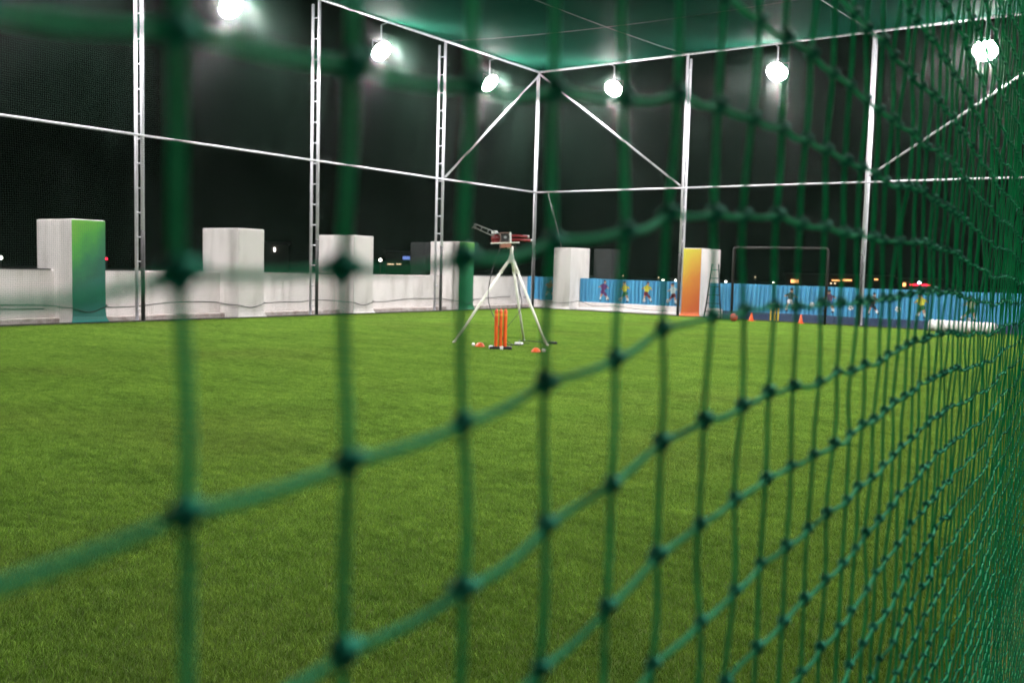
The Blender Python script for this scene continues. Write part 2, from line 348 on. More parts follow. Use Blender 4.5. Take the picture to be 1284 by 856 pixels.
def blob(m, x, z, rx, rz, ang=0, lay=0):           # convex ellipse laid onto the corrugation
    c, s = math.cos(ang), math.sin(ang); A = (c/rx)**2+(s/rz)**2; w_ = math.sqrt((rx*c)**2+(rz*s)**2)
    xs = np.linspace(x-w_*.999, x+w_*.999, max(5, int(2*w_/.008))); vs = []
    for X in xs:
        u = X-x; B = 2*u*(c*s/rx**2-c*s/rz**2); C_ = (u*c/rx)**2+(u*s/rz)**2-1
        # point (u,v): ((u c+v s)/rx)^2+((-u s+v c)/rz)^2=1
        a2 = (s/rx)**2+(c/rz)**2; b2 = 2*u*c*s*(1/rx**2-1/rz**2); c2 = (u*c/rx)**2+(u*s/rz)**2-1
        d = math.sqrt(max(b2*b2-4*a2*c2, 0)); y = prof(X)-.005-lay*.0015
        vs += [(X, y, z+(-b2-d)/(2*a2)), (X, y, z+(-b2+d)/(2*a2))]
    m.add(vs, [(2*i, 2*i+2, 2*i+3, 2*i+1) for i in range(len(xs)-1)])
def bar(m, x0, z0, x1, z1, r, lay=0):
    L = math.hypot(x1-x0, z1-z0)/2+r*.6; blob(m, (x0+x1)/2, (z0+z1)/2, L, r, math.atan2(z1-z0, x1-x0), lay)
def player(x, z, h, shirt, shorts, flip=1, ball=(.2, -.34), kick=.2):
    """painted figure about h tall, z = middle; layered paint of ellipses."""
    cols = [SK, shirt, shorts, WH, BK]; m = MB(); k = h*flip
    m.cur = 0
    bar(m, x-.05*k, z-.08*h, x-.16*k, z-.36*h, .045*h, 1); bar(m, x+.04*k, z-.08*h, x+(kick)*k, z-.34*h, .045*h, 1)
    bar(m, x+.1*k, z+.18*h, x+.26*k, z+.1*h, .03*h, 1); bar(m, x-.1*k, z+.18*h, x-.24*k, z+.14*h, .03*h, 1)
    blob(m, x+.05*k, z+.36*h, .065*h, .08*h, 0, 3)
    m.cur = 1; blob(m, x+.01*k, z+.14*h, .12*h, .17*h, -.15*flip, 2); bar(m, x+.08*k, z+.22*h, x+.17*k, z+.16*h, .045*h, 2); bar(m, x-.06*k, z+.22*h, x-.16*k, z+.18*h, .045*h, 2)
    m.cur = 2; blob(m, x-.03*k, z-.07*h, .11*h, .09*h, 0, 3); bar(m, x+.02*k, z-.08*h, x+.5*(kick+.04)*k, z-.2*h, .06*h, 3)
    m.cur = 3; bar(m, x-.13*k, z-.28*h, x-.16*k, z-.38*h, .045*h, 4); bar(m, x+.85*kick*k, z-.28*h, x+kick*k, z-.36*h, .045*h, 4)
    m.cur = 4; bar(m, x-.16*k, z-.42*h, x-.09*k, z-.43*h, .03*h, 5); bar(m, x+kick*k, z-.4*h, x+(kick+.07)*k, z-.38*h, .03*h, 5); blob(m, x+.04*k, z+.41*h, .065*h, .045*h, 0, 4)
    if ball:
        football(m, x+ball[0]*k, z+ball[1]*h, .085*h)
    m.build('painted_player', [pcol(c) for c in cols], fence)
def football(m, x, z, r):
    m.cur = 3; blob(m, x, z, r, r, 0, 5); m.cur = 4; blob(m, x, z, r*.33, r*.33, 0, 6)
    for i in range(5):
        a = 1.57+i*1.2566; blob(m, x+math.cos(a)*r*.78, z+math.sin(a)*r*.78, r*.2, r*.2, 0, 6)
def ballpaint(x, z, r=.09):
    m = MB(); football(m, x, z, r); m.build('painted_ball', [pcol(c) for c in (SK, WH, WH, WH, BK)], fence)
PUR, YEL, MAR, GRN, BLU, RED, DKG = (.13, .03, .16), (.6, .55, .05), (.14, .01, .03), (.02, .14, .04), (.03, .06, .25), (.45, .03, .04), (.02, .06, .05)

# ------------------------------------------------------------------ pillars
def pillar(loc, sx, sy, h, front, paintm, label, body='plaster_b'):
    """front: '+X' (left side) or '-Y' (far end); loc = front corner nearest the camera's side, at ground"""
    t = thing('concrete_pillar', loc, label, 'pillar', 'square pillar stubs along the parapet')
    m = MB()
    if front == '+X': m.bbox((-sx, 0, -.03), (0, sy, h), .012)
    else: m.bbox((-sx, 0, -.03), (0, sy, h), .012)
    m.build('body', body, t)
    # splayed skirting at the foot and the painted front sheet
    g = MB(); N = 12; outs = []
    prof_ = [(.012, h-.012)]+[(.012, h*(1-i/7)) for i in range(1, 6)]+[(.014, .3), (.022, .18), (.05, .09), (.085, .045)]
    W_ = sy if front == '+X' else sx
    vs = []
    for o_, z in prof_:
        for sx_ in (.004, W_-.004):
            e = (o_-.012)*.9
            u = sx_-e if sx_ < W_/2 else sx_+e
            vs.append((u, -o_, z))
    fs = [(2*i, 2*i+2, 2*i+3, 2*i+1) for i in range(len(prof_)-1)]
    g.add(vs, fs); g.add([(a, b+.009, c) for a, b, c in vs], [f[::-1] for f in fs])
    o = g.build('painted_face' if paintm not in ('plaster', 'plaster_b') else 'front_face', paintm, t)
    if front == '+X': o.rotation_euler = (0, 0, R(90)); o.location = (0.0, 0, 0)
    else: o.location = (-W_, 0, 0)
    return t
pillar((XL+.0, 11.78, 0), 1.58, .84, 2.48, '+X', 'mural_g', 'white pillar stub whose pitch-facing side is painted lime and teal')
pillar((XL, 16.55, 0), 1.6, .88, 2.5, '+X', 'plaster', 'all white pillar stub standing between the two leftmost lattice posts')
pillar((XL, 20.98, 0), 1.6, .86, 2.5, '+X', 'plaster', 'all white pillar stub just right of the second lattice post')
pillar((XL, 26.3, 0), 1.4, .82, 2.5, '+X', 'mural_d', 'white pillar stub with narrow dark green side behind the bowling machine')
pillar((-19.46, YF, 0), .8, 1.45, 2.46, '-Y', 'plaster', 'all white pillar stub interrupting the blue fence right of the corner')
pillar((-13.95, YF, 0), .7, 1.7, 2.48, '-Y', 'mural_o', 'white pillar stub painted orange and yellow on its front')
for loc, s, lab in (((-22.75, 26.2, 0), (.75, .8), 'concrete pillar coloured dark to look unlit, just outside the dark green painted pillar'),
                    ((-18.55, 32.65, 0), (.8, .8), 'concrete pillar coloured dark to look unlit, outside the fence behind the white corner pillar')):
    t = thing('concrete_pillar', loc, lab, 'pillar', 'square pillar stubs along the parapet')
    MB().bbox((-s[0], 0, -.03), (0, s[1], 2.46), .015).build('body', 'shadeconc', t)

# ------------------------------------------------------------------ lattice posts
def lattice_post(loc, label, rz, square=False):
    """local +X points outward from the cage; inner tube at 0, outer at .27"""
    t = thing('lattice_post', loc, label, 'post', 'white lattice posts of the cage', rz)
    MB().tube([(0, 0, 2.29), (0, 0, ZT-.03)], .046, 12).build('inner_tube', 'steel', t, True)
    MB().tube([(.27, 0, -.03), (.27, 0, ZT-.12)], .042, 12).build('outer_tube', 'steel', t, True)
    MB().tube([(0, 0, -.03), (0, 0, 2.3)], .051, 12).build('black_sleeve', 'sleeve', t, True)
    MB().bbox((-.12, -.1, -.03), (.37, .1, .012), .004).build('base_plate', 'steel', t)
    me = None; z = .3
    while z < ZT-.2:
        if me is None:
            o = MB().tube([(.045, 0, 0), (.23, 0, 0)], .016, 8).build('rung', 'steel', t, True); me = o.data
        else:
            o = bpy.data.objects.new('rung', me); COL.objects.link(o); o.parent = t
        o.location = (0, 0, z); z += .61
    return t
plabs = ['third white lattice post from the left, where the diagonal brace foot meets', 'second white lattice post from the left, beside an all white pillar', 'leftmost white lattice post in view, right of the lime painted pillar']
for i, y in enumerate(PYS[:3]): lattice_post((XL, y, 0), plabs[i], R(180))
for i, y in enumerate(PYS[3:]): lattice_post((XL, y, 0), ['white lattice post out of view left of the lime painted pillar', 'white lattice post out of view nearest the camera end'][i], R(180))
lattice_post((XL, YF, 0), 'white lattice post standing in the far corner where two braces meet', R(135))
lattice_post((PXS[0], YF, 0), 'white lattice post left of the orange painted pillar', R(90))
lattice_post((PXS[1], YF, 0), 'white lattice post right of the goal in front of the blue fence', R(90))
lattice_post((-1.62, YF+.1, 0), 'white lattice post at the right end of the far side', R(45))

# rails and braces
def pipe(name, a, b, r, m, label, cat='rail', group=None, sag=0, n=24):
    A, B = Vector(a), Vector(b)
    pts = [A.lerp(B, i/n)-Vector((0, 0, sag*4*(i/n)*(1-i/n))) for i in range(n+1)] if sag else [A, B]
    o = MB().tube([p-A for p in pts], r, 10).build(name, m, None, True, a); return tag(o, label, cat, group)
pipe('middle_rail', (XL+.02, YB, ZM), (XL+.02, YF-.03, ZM), .03, 'steel', 'white middle rail running along the side with the white parapet')
pipe('middle_rail', (XL+.05, YF-.02, ZM+.0), (-1.6, YF-.02, ZM), .03, 'steel', 'white middle rail running along the far end above the blue fence')
def roped_rail(a, b, label):
    A, B = Vector(a), Vector(b); t = thing('top_rail', a, label, 'rail', 'top rails of the cage')
    L = (B-A).length; d = (B-A).normalized()
    MB().tube([(0, 0, 0), B-A], .043, 12).build('pipe', 'steel', t, True)
    side = Vector((0, 0, 1)).cross(d); V = Vector((0, 0, 1)); pts = []; n = int(L/.14)*8
    for i in range(n+1):
        a_ = i/8*2*math.pi; pts.append(d*(L*i/n)+side*(math.cos(a_)*.048)+V*(math.sin(a_)*.048))
    MB().tube(pts, .011, 4).build('lashing', 'rope_steel', t, True)
roped_rail((XL, YB, ZT), (XL, YF, ZT), 'roped top rail along the left side carrying the floodlights')
roped_rail((XL, YF, ZT), (-1.55, YF, ZT), 'roped top rail along the far end carrying the floodlights')
pipe('diagonal_brace', (XL+.06, YF-.06, ZT-.12), (XL+.06, PYS[0]+.06, ZM+.08), .036, 'steel', 'white diagonal brace left of the corner post', 'brace', 'diagonal braces')
pipe('diagonal_brace', (XL+.1, YF-.06, ZT-.12), (PXS[0]-.08, YF-.06, ZM+.08), .036, 'steel', 'white diagonal brace right of the corner post', 'brace', 'diagonal braces')
pipe('diagonal_brace', (PXS[1]+.1, YF-.06, ZM+.2), (-1.65, YF-.06, ZT-.12), .036, 'steel', 'white diagonal brace at the far right behind the near net', 'brace', 'diagonal braces')
pipe('hanging_rope', (-20.7, 31.2, ZM), (-20.35, 31.75, 2.5), .018, 'rope_steel', 'slanting grey rope hanging from the middle rail to the corner pillar', 'rope')

# ------------------------------------------------------------------ roof net and wires
def roofz(x, y):
    u = np.maximum(YF-y, 0); w_ = np.maximum(x-XL, 0); v = np.maximum(-.2-.0437*y-x, 0)
    base = 1.75*(1-np.exp(-u/9))*(1-np.exp(-w_/9))*(1-np.exp(-v/9))
    loc = .10*np.abs(np.sin(np.pi*(x-XL)/6.41))*np.abs(np.sin(np.pi*(YF-y)/5.81))
    return ZT-base, loc
def wire(a, b, label, n=40):
    pts = []
    for i in range(n+1):
        x = a[0]+(b[0]-a[0])*i/n; y = a[1]+(b[1]-a[1])*i/n; pts.append((x, y, float(roofz(np.array(x), np.array(y))[0])-.012))
    tag(MB().tube(pts, .006, 5).build('roof_wire', 'rope_steel', None, True), label, 'wire', 'wires under the roof net')
wire((PXS[0], YF), (PXS[0], YB), 'thin roof wire running from the post left of the orange pillar')
wire((PXS[1], YF), (PXS[1], YB), 'thin roof wire running from the post right of the goal')
wire((XL, PYS[0]), (-1.3, PYS[0]), 'thin roof wire crossing from the third side post')
wire((XL, PYS[1]), (-1.05, PYS[1]), 'thin roof wire crossing from the second side post')
wire((XL, PYS[2]), (-.8, PYS[2]), 'thin roof wire crossing from the first side post')
def netP(fx, a, b, n):                       # helper polyline families
    return np.linspace(a, b, n)
parts = []; MESH = .05; RN = .0017
ys = np.linspace(YB, YF, 46)
xs_ = np.arange(XL, -.0, MESH); P = np.zeros((len(xs_), len(ys), 3))
P[:, :, 0] = xs_[:, None]; P[:, :, 1] = np.minimum(ys[None, :], (-.16-xs_[:, None])/.0437+.0); P[:, :, 1] = np.maximum(P[:, :, 1], YB+.001*np.arange(len(ys)))
b_, l_ = roofz(P[:, :, 0], P[:, :, 1]); P[:, :, 2] = b_-l_
parts.append(np_tubes(P, RN, 3))
yl = np.arange(YB, YF, MESH); fr = np.linspace(0, 1, 30); P = np.zeros((len(yl), 30, 3))
xr = -.16-.0437*yl; P[:, :, 0] = XL+(xr[:, None]-XL)*fr[None, :]; P[:, :, 1] = yl[:, None]
b_, l_ = roofz(P[:, :, 0], P[:, :, 1]); P[:, :, 2] = b_-l_
parts.append(np_tubes(P, RN, 3))
V, Q = merge(parts); rn = thing('roof_net', (XL, YF, ZT), 'sagging green roof net stretched over the whole cage', 'net')
o = np_mesh('mesh', V-np.array([XL, YF, ZT]), Q, M['netfar'], rn); tag(o, kind='stuff')

def wall_net(name, origin, du, length, label, out):
    """vertical net: loose hang, small billow; origin at ground, du = unit along, out = outward unit"""
    du = np.array(du); out = np.array(out); og = np.array(origin); parts = []
    def pos(u, z):
        bil = -.05-.10*np.abs(np.sin(np.pi*u/5.9))*np.sin(np.pi*np.clip(z/ZM % 1.0001, 0, 1))-.02*np.sin(u*2.3+z*.7)-.015*np.sin(u*7.1-z*1.9)
        dz = -.015*np.sin(u*1.7)-.01*np.sin(u*4.3+z)
        return u[..., None]*du+bil[..., None]*out+(z+dz)[..., None]*np.array([0, 0, 1.])
    u = np.arange(.02, length, MESH); z = np.linspace(.02, ZT-.03, 40)
    U, Z = np.meshgrid(u, z, indexing='ij'); parts.append(np_tubes(pos(U, Z), RN*.9, 3))
    zz = np.arange(.04, ZT, MESH); uu = np.linspace(0, length, int(length/.4)); Z, U = np.meshgrid(zz, uu, indexing='ij'); parts.append(np_tubes(pos(U, Z), RN*.9, 3))
    V, Q = merge(parts); t = thing(name, origin, label, 'net'); tag(np_mesh('mesh', V, Q, M['netside'], t), kind='stuff')
wall_net('side_net', (XL, YB, 0), (0, 1, 0), YF-YB, 'fine dark net hung along the side with the white parapet', (-1, 0, 0))
wall_net('end_net', (XL, YF, 0), (1, 0, 0), -1.55-XL, 'fine dark net hung across the far end in front of the blue fence', (0, 1, 0))

# ------------------------------------------------------------------ near net
DZ_S = [-3, -.5, .067, .116, .168, .218, .266, .318, .366, .412, .463, .511, .56, .65, .75, .85, 1.0, 1.15, 1.3, 1.5, 1.63, 1.8, 2.15, 2.6, 3.1, 4, 5, 6.5, 8, 11, 15, 20, 32]
DZ_V = [0, -20, -8.5, -3.2, -1, 3, 10, 16, 25, 29, 31, 33, 32, 32, 31, 32, 36, 36, 33, 22, 18, 7, 11, -6, 4, -16, 6, -18, 10, -20, 5, -10, 0]
def ndz(s): return np.interp(s, DZ_S, np.array(DZ_V)/1000.)
S0 = .1174; Z0 = H_CAM                                   # a cord crosses at S0, a row at camera height + dz
DIR = np.array([-math.sin(NTH), math.cos(NTH), 0]); NRM = np.array([math.cos(NTH), math.sin(NTH), 0])
KMIN, KMAX = -60, 616
JMIN, JMAX = -31, 154
jit = rng.normal(0, 1, (KMAX-KMIN+1, JMAX-JMIN+1, 3))
colsway = rng.normal(0, 1, KMAX-KMIN+1)
BIL_S = [-3, .4, .7, 1.0, 1.2, 1.6, 2.0, 2.4, 3, 5, 10, 20, 31]
BIL_V = [0, -.001, -.002, -.008, -.012, -.018, -.024, -.034, -.052, -.11, -.22, -.28, 0]   # the slack net bellies into the cage
def npos(k, j):                                          # knot position (arrays), local to the net's base at the camera's foot
    k = np.asarray(k); j = np.asarray(j); s = S0+MESH*k; z = Z0+MESH*j
    far = np.clip((s-.3)/3, 0, 1)
    J = jit[k-KMIN, j-JMIN]
    s2 = s+.0004*np.clip(s*2, .2, 1)*J[..., 0]+.0008*far*J[..., 0]*np.clip(s-2, 0, 1)+.002*far*np.sin(z*5+s*3)+.0007*far*colsway[k-KMIN]*np.sin(z*9+colsway[k-KMIN]*3)
    z2 = np.maximum(z+ndz(s)*np.clip(z/.5, 0, 1)+.0012*np.clip(s, .12, 1)*J[..., 1]+.0009*far*J[..., 1], .004+.0005*(j-JMIN))
    bil = .0012*J[..., 2]+np.interp(s, BIL_S, BIL_V)*np.clip((ZT-z)/3, 0, 1)*(.45+.55*np.clip(z/1.3, 0, 1))+.02*np.clip((s-2)/4, 0, 1)*np.sin(s*1.9+z*.8)
    lo = np.clip((1.5-z)/1.5, 0, 1)*np.clip((s-1.0)/2, 0, 1)*np.clip((30-s)/10, 0, 1); bil = bil-.012*lo
    return s2[..., None]*DIR+bil[..., None]*NRM+z2[..., None]*np.array([0, 0, 1.])+np.array([-NA, 0, 0])
near = thing('near_net', (0, 0, 0), 'green knotted cord net hanging right in front of the camera', 'net')
K1 = 44; JA, JB = -19, 20                                # detailed patch: columns -2..K1, rows JA..JB
KA = -2
def curve(Pk, sub, amp, axis):                           # smooth polyline through knots with a soft wave between
    n = len(Pk); out = []
    for i in range(n-1):
        p0 = Pk[max(i-1, 0)]; p1 = Pk[i]; p2 = Pk[i+1]; p3 = Pk[min(i+2, n-1)]
        w1 = rng.normal(0, amp, 3)
        for t in np.arange(sub)/sub:
            c = .5*((2*p1)+(-p0+p2)*t+(2*p0-5*p1+4*p2-p3)*t*t+(-p0+3*p1-3*p2+p3)*t**3)
            c = c+w1*math.sin(math.pi*t)+np.array([0, 0, -.0016])*math.sin(math.pi*t)*(axis == 'h')
            out.append(c)
    out.append(Pk[-1]); return np.array(out)
RC = .00145
js = np.arange(JA, JB+1)
for k in range(KA, K1+1):
    pk = npos(np.full(len(js), k), js); c = curve(pk, 5, .0005, 'v')
    lowP = npos(np.full(JA-JMIN, k), np.arange(JMIN, JA)); hiP = npos(np.full(JMAX-JB, k), np.arange(JB+1, JMAX+1))
    V, Q = np_tubes(np.concatenate([lowP, c, hiP])[None], RC, 6); np_mesh('cord', V, Q, M['cord'], near)
ks = np.arange(KA, K1+1)
for j in js:
    c = curve(npos(ks, np.full(len(ks), j)), 6, .0006, 'h')
    c = c+NRM*.0009
    V, Q = np_tubes(c[None], RC, 6); np_mesh('cord', V, Q, M['cord'], near)
# knots: one squashed double-lobe shape, shared
kb = MB(); kb.lathe([(.0004, -.0040), (.0021, -.0034), (.0033, -.0016), (.0030, .0002), (.0034, .0018), (.0023, .0034), (.0004, .0041)], n=10)
kb.tube([(-.0046, .0005, -.0008), (-.002, -.0024, .0004), (.002, -.0024, .0012), (.0046, .0004, .0006)], [.0015, .0021, .0021, .0015], 7)
k0 = kb.build('knot', 'knot', near, True); kme = k0.data
kv = np.array([v.co[:] for v in kme.vertices]); kf = [tuple(p.vertices) for p in kme.polygons]
allk = [(k, j) for k in range(KA, K1+1) for j in js]
def inview(k, j):
    p = npos(k, j)-np.array([0, 0, H_CAM]); d = p@np.array(F)
    if d < .05: return None
    x = p@np.array(RT2)/d*FPX; y = p@np.array(UP2)/d*FPX
    return d if abs(x) < 690 and abs(y) < 470 else None
vis = sorted((d, k, j) for k, j in allk if (d := inview(k, j)) is not None)[:300]
big = {(k, j) for _, k, j in vis}; first = True
Vr, Qr = [], []; tri = []
for k, j in allk:
    p = npos(k, j); rz = NTH+math.pi/2+rng.normal(0, .3); sc_ = rng.uniform(.9, 1.15)
    if (k, j) in big:
        o = k0 if first else k0.copy()
        if not first: COL.objects.link(o); o.parent = near
        first = False; o.location = p; o.rotation_euler = (rng.normal(0, .25), rng.normal(0, .25), rz); o.scale = (sc_,)*3
    else:
        tri.append((p, rz, sc_))
# knots of the remaining net, low-poly octahedra
for k in range(K1+1, 190):
    for j in range(-31, 60):
        tri.append((npos(k, j), 0, 1))
OC = np.array([(1, 0, 0), (-1, 0, 0), (0, 1, 0), (0, -1, 0), (0, 0, 1.15), (0, 0, -1.15)])*.0040
OF = np.array([(0, 2, 4), (2, 1, 4), (1, 3, 4), (3, 0, 4), (2, 0, 5), (1, 2, 5), (3, 1, 5), (0, 3, 5)])
PP = np.array([t[0] for t in tri]); V = (PP[:, None, :]+OC[None]).reshape(-1, 3); Q = (np.arange(len(PP))[:, None, None]*6+OF[None]).reshape(-1, 3)
tag(np_mesh('small_knots', V, Q, M['knot'], near), kind='stuff')
parts = []
def vfam(ka, kb_, step_j):
    kk = np.arange(ka, kb_); jj = np.arange(JMIN, JMAX+1, step_j); Kk, Jj = np.meshgrid(kk, jj, indexing='ij'); parts.append(np_tubes(npos(Kk, Jj), RC, 3))
vfam(K1+1, 200, 1); vfam(200, KMAX+1, 4); vfam(KMIN, KA, 4)
def hfam(ja, jb, ka, kb_, step_k):
    jj = np.arange(ja, jb); kk = np.arange(ka, kb_+1, step_k); Jj, Kk = np.meshgrid(jj, kk, indexing='ij'); parts.append(np_tubes(npos(Kk, Jj), RC, 3))
hfam(JMIN, JA, KMIN, K1, 2); hfam(JB+1, JMAX+1, KMIN, K1, 2); hfam(JA, JB+1, KMIN, KA, 1)
hfam(JMIN, JMAX+1, K1, 200, 1); hfam(JMIN, JMAX+1, 200, KMAX, 4)
V, Q = merge(parts); tag(np_mesh('far_mesh', V, Q, M['cord'], near), kind='stuff')

# ------------------------------------------------------------------ floodlights
def floodlight(loc, rz, label):
    """loc = point on the rail; local +X points outward, the panel faces inward (-X) and down"""
    t = thing('floodlight', loc, label, 'floodlight', 'floodlights hung from the top rails', rz)
    MB().tube([(.05, 0, -.03), (.3, 0, -.06)], .02, 8).build('arm', 'steel', t, True)
    MB().tube([(.3, 0, -.05), (.3, 0, -.62)], .024, 8).build('drop_rod', 'steel', t, True)
    y = MB(); y.tube([(.3, -.385, -.86), (.3, -.385, -.62), (.3, .385, -.62), (.3, .385, -.86)], .016, 6).build('yoke', 'steel', t, True)
    h_ = MB(); h_.lathe([(.14, .2), (.18, .19), (.26, .09), (.32, .03), (.365, 0), (.365, -.03), (.345, -.03), (.34, 0)], n=28)
    for i in range(12):
        a = i*math.pi/6; h_.box((-.012+.19*math.cos(a), -.012+.19*math.sin(a), .1), (.012+.19*math.cos(a), .012+.19*math.sin(a), .24))
    ho = h_.build('housing', 'pole', t)
    # local housing z up = back of the lamp; tip it so that the front looks inward and down
    n_ = Vector((-math.cos(R(AIM)), 0, -math.sin(R(AIM))))
    zax = -n_; yax = Vector((0, 1, 0)); xax = yax.cross(zax)
    mw = Matrix(((yax.x, -xax.x, zax.x, .3), (yax.y, -xax.y, zax.y, 0), (yax.z, -xax.z, zax.z, -.88), (0, 0, 0, 1)))
    ho.matrix_basis = mw
    MB().lathe([(.33, -.004), (.325, -.03), (.285, -.09), (.2, -.14), (.1, -.168), (.01, -.175)], n=28).build('lit_lens', 'led', ho, True)
    return t
AIM = 42
ll = ['floodlight hanging between the third side post and the corner', 'floodlight hanging between the second and third side posts', 'floodlight at the top edge between the first and second side posts', 'floodlight out of view above the lime painted pillar', 'floodlight out of view towards the camera end']
for i, y in enumerate([28.2, 22.38, 16.5, 10.7, 4.9]): floodlight((XL, y, ZT), R(180), ll[i])
for x, lab in ((-17.95, 'floodlight hanging just right of the corner brace'), (-11.6, 'floodlight hanging above the football goal'), (-5.2, 'floodlight at the far right seen through the dense near net')):
    floodlight((x, YF, ZT), R(90), lab)

for i, s_ in enumerate((27.0, 19.5, 12.0, 6.2)):
    x_, y_ = netline(s_, .12)
    floodlight((x_, y_, ZT), -NTH*-1, ['floodlight out of view on the near side by the far corner', 'floodlight out of view on the near side, second from the far end', 'floodlight out of view on the near side, third from the far end', 'floodlight out of view on the near side, nearest the camera'][i])
a_ = netline(-3, .12); b_ = netline(31, .12)
roped_rail((a_[0], a_[1], ZT), (b_[0], b_[1], ZT), 'roped top rail above the near net, out of view')
for i, s_ in enumerate((25.26, 19.44, 13.63, 7.82)):
    x_, y_ = netline(s_, .12)
    lattice_post((x_, y_, 0), 'white lattice post out of view on the near side, %s from the far end' % ('second', 'third', 'fourth', 'fifth')[i], NTH)
# ------------------------------------------------------------------ bowling machine on its tripod
ap = Vector((-11.5, 16.0, 1.80))
bmch = thing('bowling_machine', (ap.x, ap.y, 0), 'cricket bowling machine with red rails on a tall white tripod', 'machine')
feet = [Vector((-12.28, 15.1, 0)), Vector((-10.59, 16.08, 0)), Vector((-11.62, 16.72, 0))]
O = Vector((ap.x, ap.y, 0))
for f in feet:
    top = ap+(Vector((f.x, f.y, ap.z))-ap).normalized()*.03-O; ft = f-O; mid = top.lerp(ft, .16)
    lg = MB().tube([top, mid], .033, 10).tube([mid, ft], [.027, .026], 10).build('leg', 'cream', bmch, True)
    MB().lathe([(.034, -.03), (.036, 0), (.034, .03)], tuple(mid), 10).build('clamp', 'cream', lg)
    MB().lathe([(.03, 0), (.03, .03), (.02, .05)], tuple(ft), 10).build('foot', 'whitepl', lg)
MB().lathe([(.055, -.1), (.06, -.04), (.06, .05), (.038, .08), (.034, .26)], tuple(ap-O), 14).build('hub', 'cream', bmch, True)
MB().tube([(.0, 0, 1.74), (-.14, -.1, 1.76)], .008, 6).lathe([(.02, -.015), (.02, .015)], (-.14, -.1, 1.76), 8).build('clamp_knob', 'black', bmch)
A = Vector((math.cos(YAW+.1), math.sin(YAW+.1), 0)); rzm = YAW+.1         # machine axis across the view
hd = bpy.data.objects.new('machine_head', None)
def hp(name, m, mt, par=None, smooth=False):                               # part placed in the machine's frame: x along axis
    o = m.build(name, mt, par or bmch, smooth)
    if par is None: o.location = (0, 0, 2.08); o.rotation_euler = (0, R(-3), rzm)
    return o
hp('swivel', MB().lathe([(.035, -.05), (.05, 0), (.05, .03)], (-.06, 0, -.02), 12), 'cream')
hp('base_board', MB().bbox((-.44, -.11, .04), (.16, .11, .062), .005), 'cream')
hp('motor_tray', MB().bbox((-.25, -.12, -.05), (-.02, .12, .036), .01), mat('tan_board', (.3, .13, .08), .7))
hb = MB(); hb.box((-.25, -.115, .064), (-.232, .115, .27)); hp('front_plate', MB().bbox((-.05, -.115, .064), (-.015, .115, .27), .004), 'whitepl'); hb.box((-.231, -.115, .25), (-.051, .115, .27)).box((-.231, -.115, .064), (-.051, .115, .078))
hp('head_frame', hb, mat('brown_frame', (.2, .12, .1), .6))
for y in (-.06, .06):
    wl = hp('throwing_wheel', MB().lathe([(.02, -.03), (.085, -.03), (.085, .03), (.02, .03)], (-.14, y, .165), 20, 'Y'), 'black')
    MB().lathe([(.03, -.035), (.03, .035)], (-.14, y, .165), 12, 'Y').build('wheel_hub', 'chrome', wl)
hp('motor', MB().lathe([(.03, -.1), (.055, -.09), (.055, .09), (.03, .1)], (-.33, 0, .16), 14, 'X'), 'redmetal')
hp('motor_bracket', MB().box((-.42, -.06, .064), (-.26, .06, .1)).box((-.36, -.07, .1), (-.34, .07, .23)), 'redmetal')
for y, z in ((-.05, .2), (.05, .2), (-.05, .12), (.05, .12)):
    rl = hp('guide_rail', MB().tube([(-.008, y, z), (.37-(.03 if z > .15 else -.03), y, z-.03)], .026, 10), 'redmetal', smooth=True)
    MB().lathe([(.028, 0), (.028, .03)], (.37-(.03 if z > .15 else -.03), y, z-.03), 10, 'X').build('end_cap', 'whitepl', rl)
for y in (-.05, .05):
    hp('feed_chute_rod', MB().tube([(-.25, y, .24), (-.45, y, .33), (-.62, y, .40), (-.76, y, .46), (-.79, y, .41)], .009, 6), 'chrome', smooth=True)
    hp('feed_chute_rod', MB().tube([(-.27, y, .16), (-.5, y, .25), (-.66, y, .33), (-.8, y, .40), (-.83, y, .38)], .009, 6), 'chrome', smooth=True)
for x, z in ((-.36, .285), (-.48, .335), (-.62, .39), (-.74, .44)):
    hp('chute_hoop', MB().tube([(x, -.05, z), (x-.03, -.05, z-.08), (x-.03, .05, z-.08), (x, .05, z)], .007, 6), 'chrome')
hp('control_box', MB().bbox((-.42, -.05, .25), (-.30, .05, .31), .008), 'whitepl')

def rope(name, pts, r, m, label, cat, sub=6):
    pts = [Vector(p) for p in pts]; out = []
    for i in range(len(pts)-1):
        p0, p1, p2, p3 = pts[max(i-1, 0)], pts[i], pts[i+1], pts[min(i+2, len(pts)-1)]
        for t in [q/sub for q in range(sub)]:
            out.append(.5*((2*p1)+(-p0+p2)*t+(2*p0-5*p1+4*p2-p3)*t*t+(-p0+3*p1-3*p2+p3)*t**3))
    out.append(pts[-1]); return tag(MB().tube(out, r, 6).build(name, m, None, True), label, cat)
rope('black_cable', [(-11.72, 15.95, 2.1), (-11.86, 15.8, 1.5), (-11.7, 15.5, .9), (-11.2, 15.2, .4), (-11.05, 15.25, .08), (-11.0, 15.6, .035), (-11.3, 16.1, .03), (-11.5, 16.4, .04), (-11.2, 16.6, .03), (-10.9, 16.5, .035), (-10.8, 16.45, .03)], .009, 'black', 'black power cord hanging from the machine and looping on the grass', 'cord')
rope('black_cable', [(-11.42, 16.02, 2.1), (-11.3, 15.98, 1.3), (-11.0, 15.7, .8), (-11.15, 15.35, .3), (-11.08, 15.5, .04), (-10.95, 15.75, .035), (-11.15, 15.95, .035), (-11.05, 16.1, .03)], .007, 'black', 'thin black control cord curving down behind the orange stumps', 'cord')
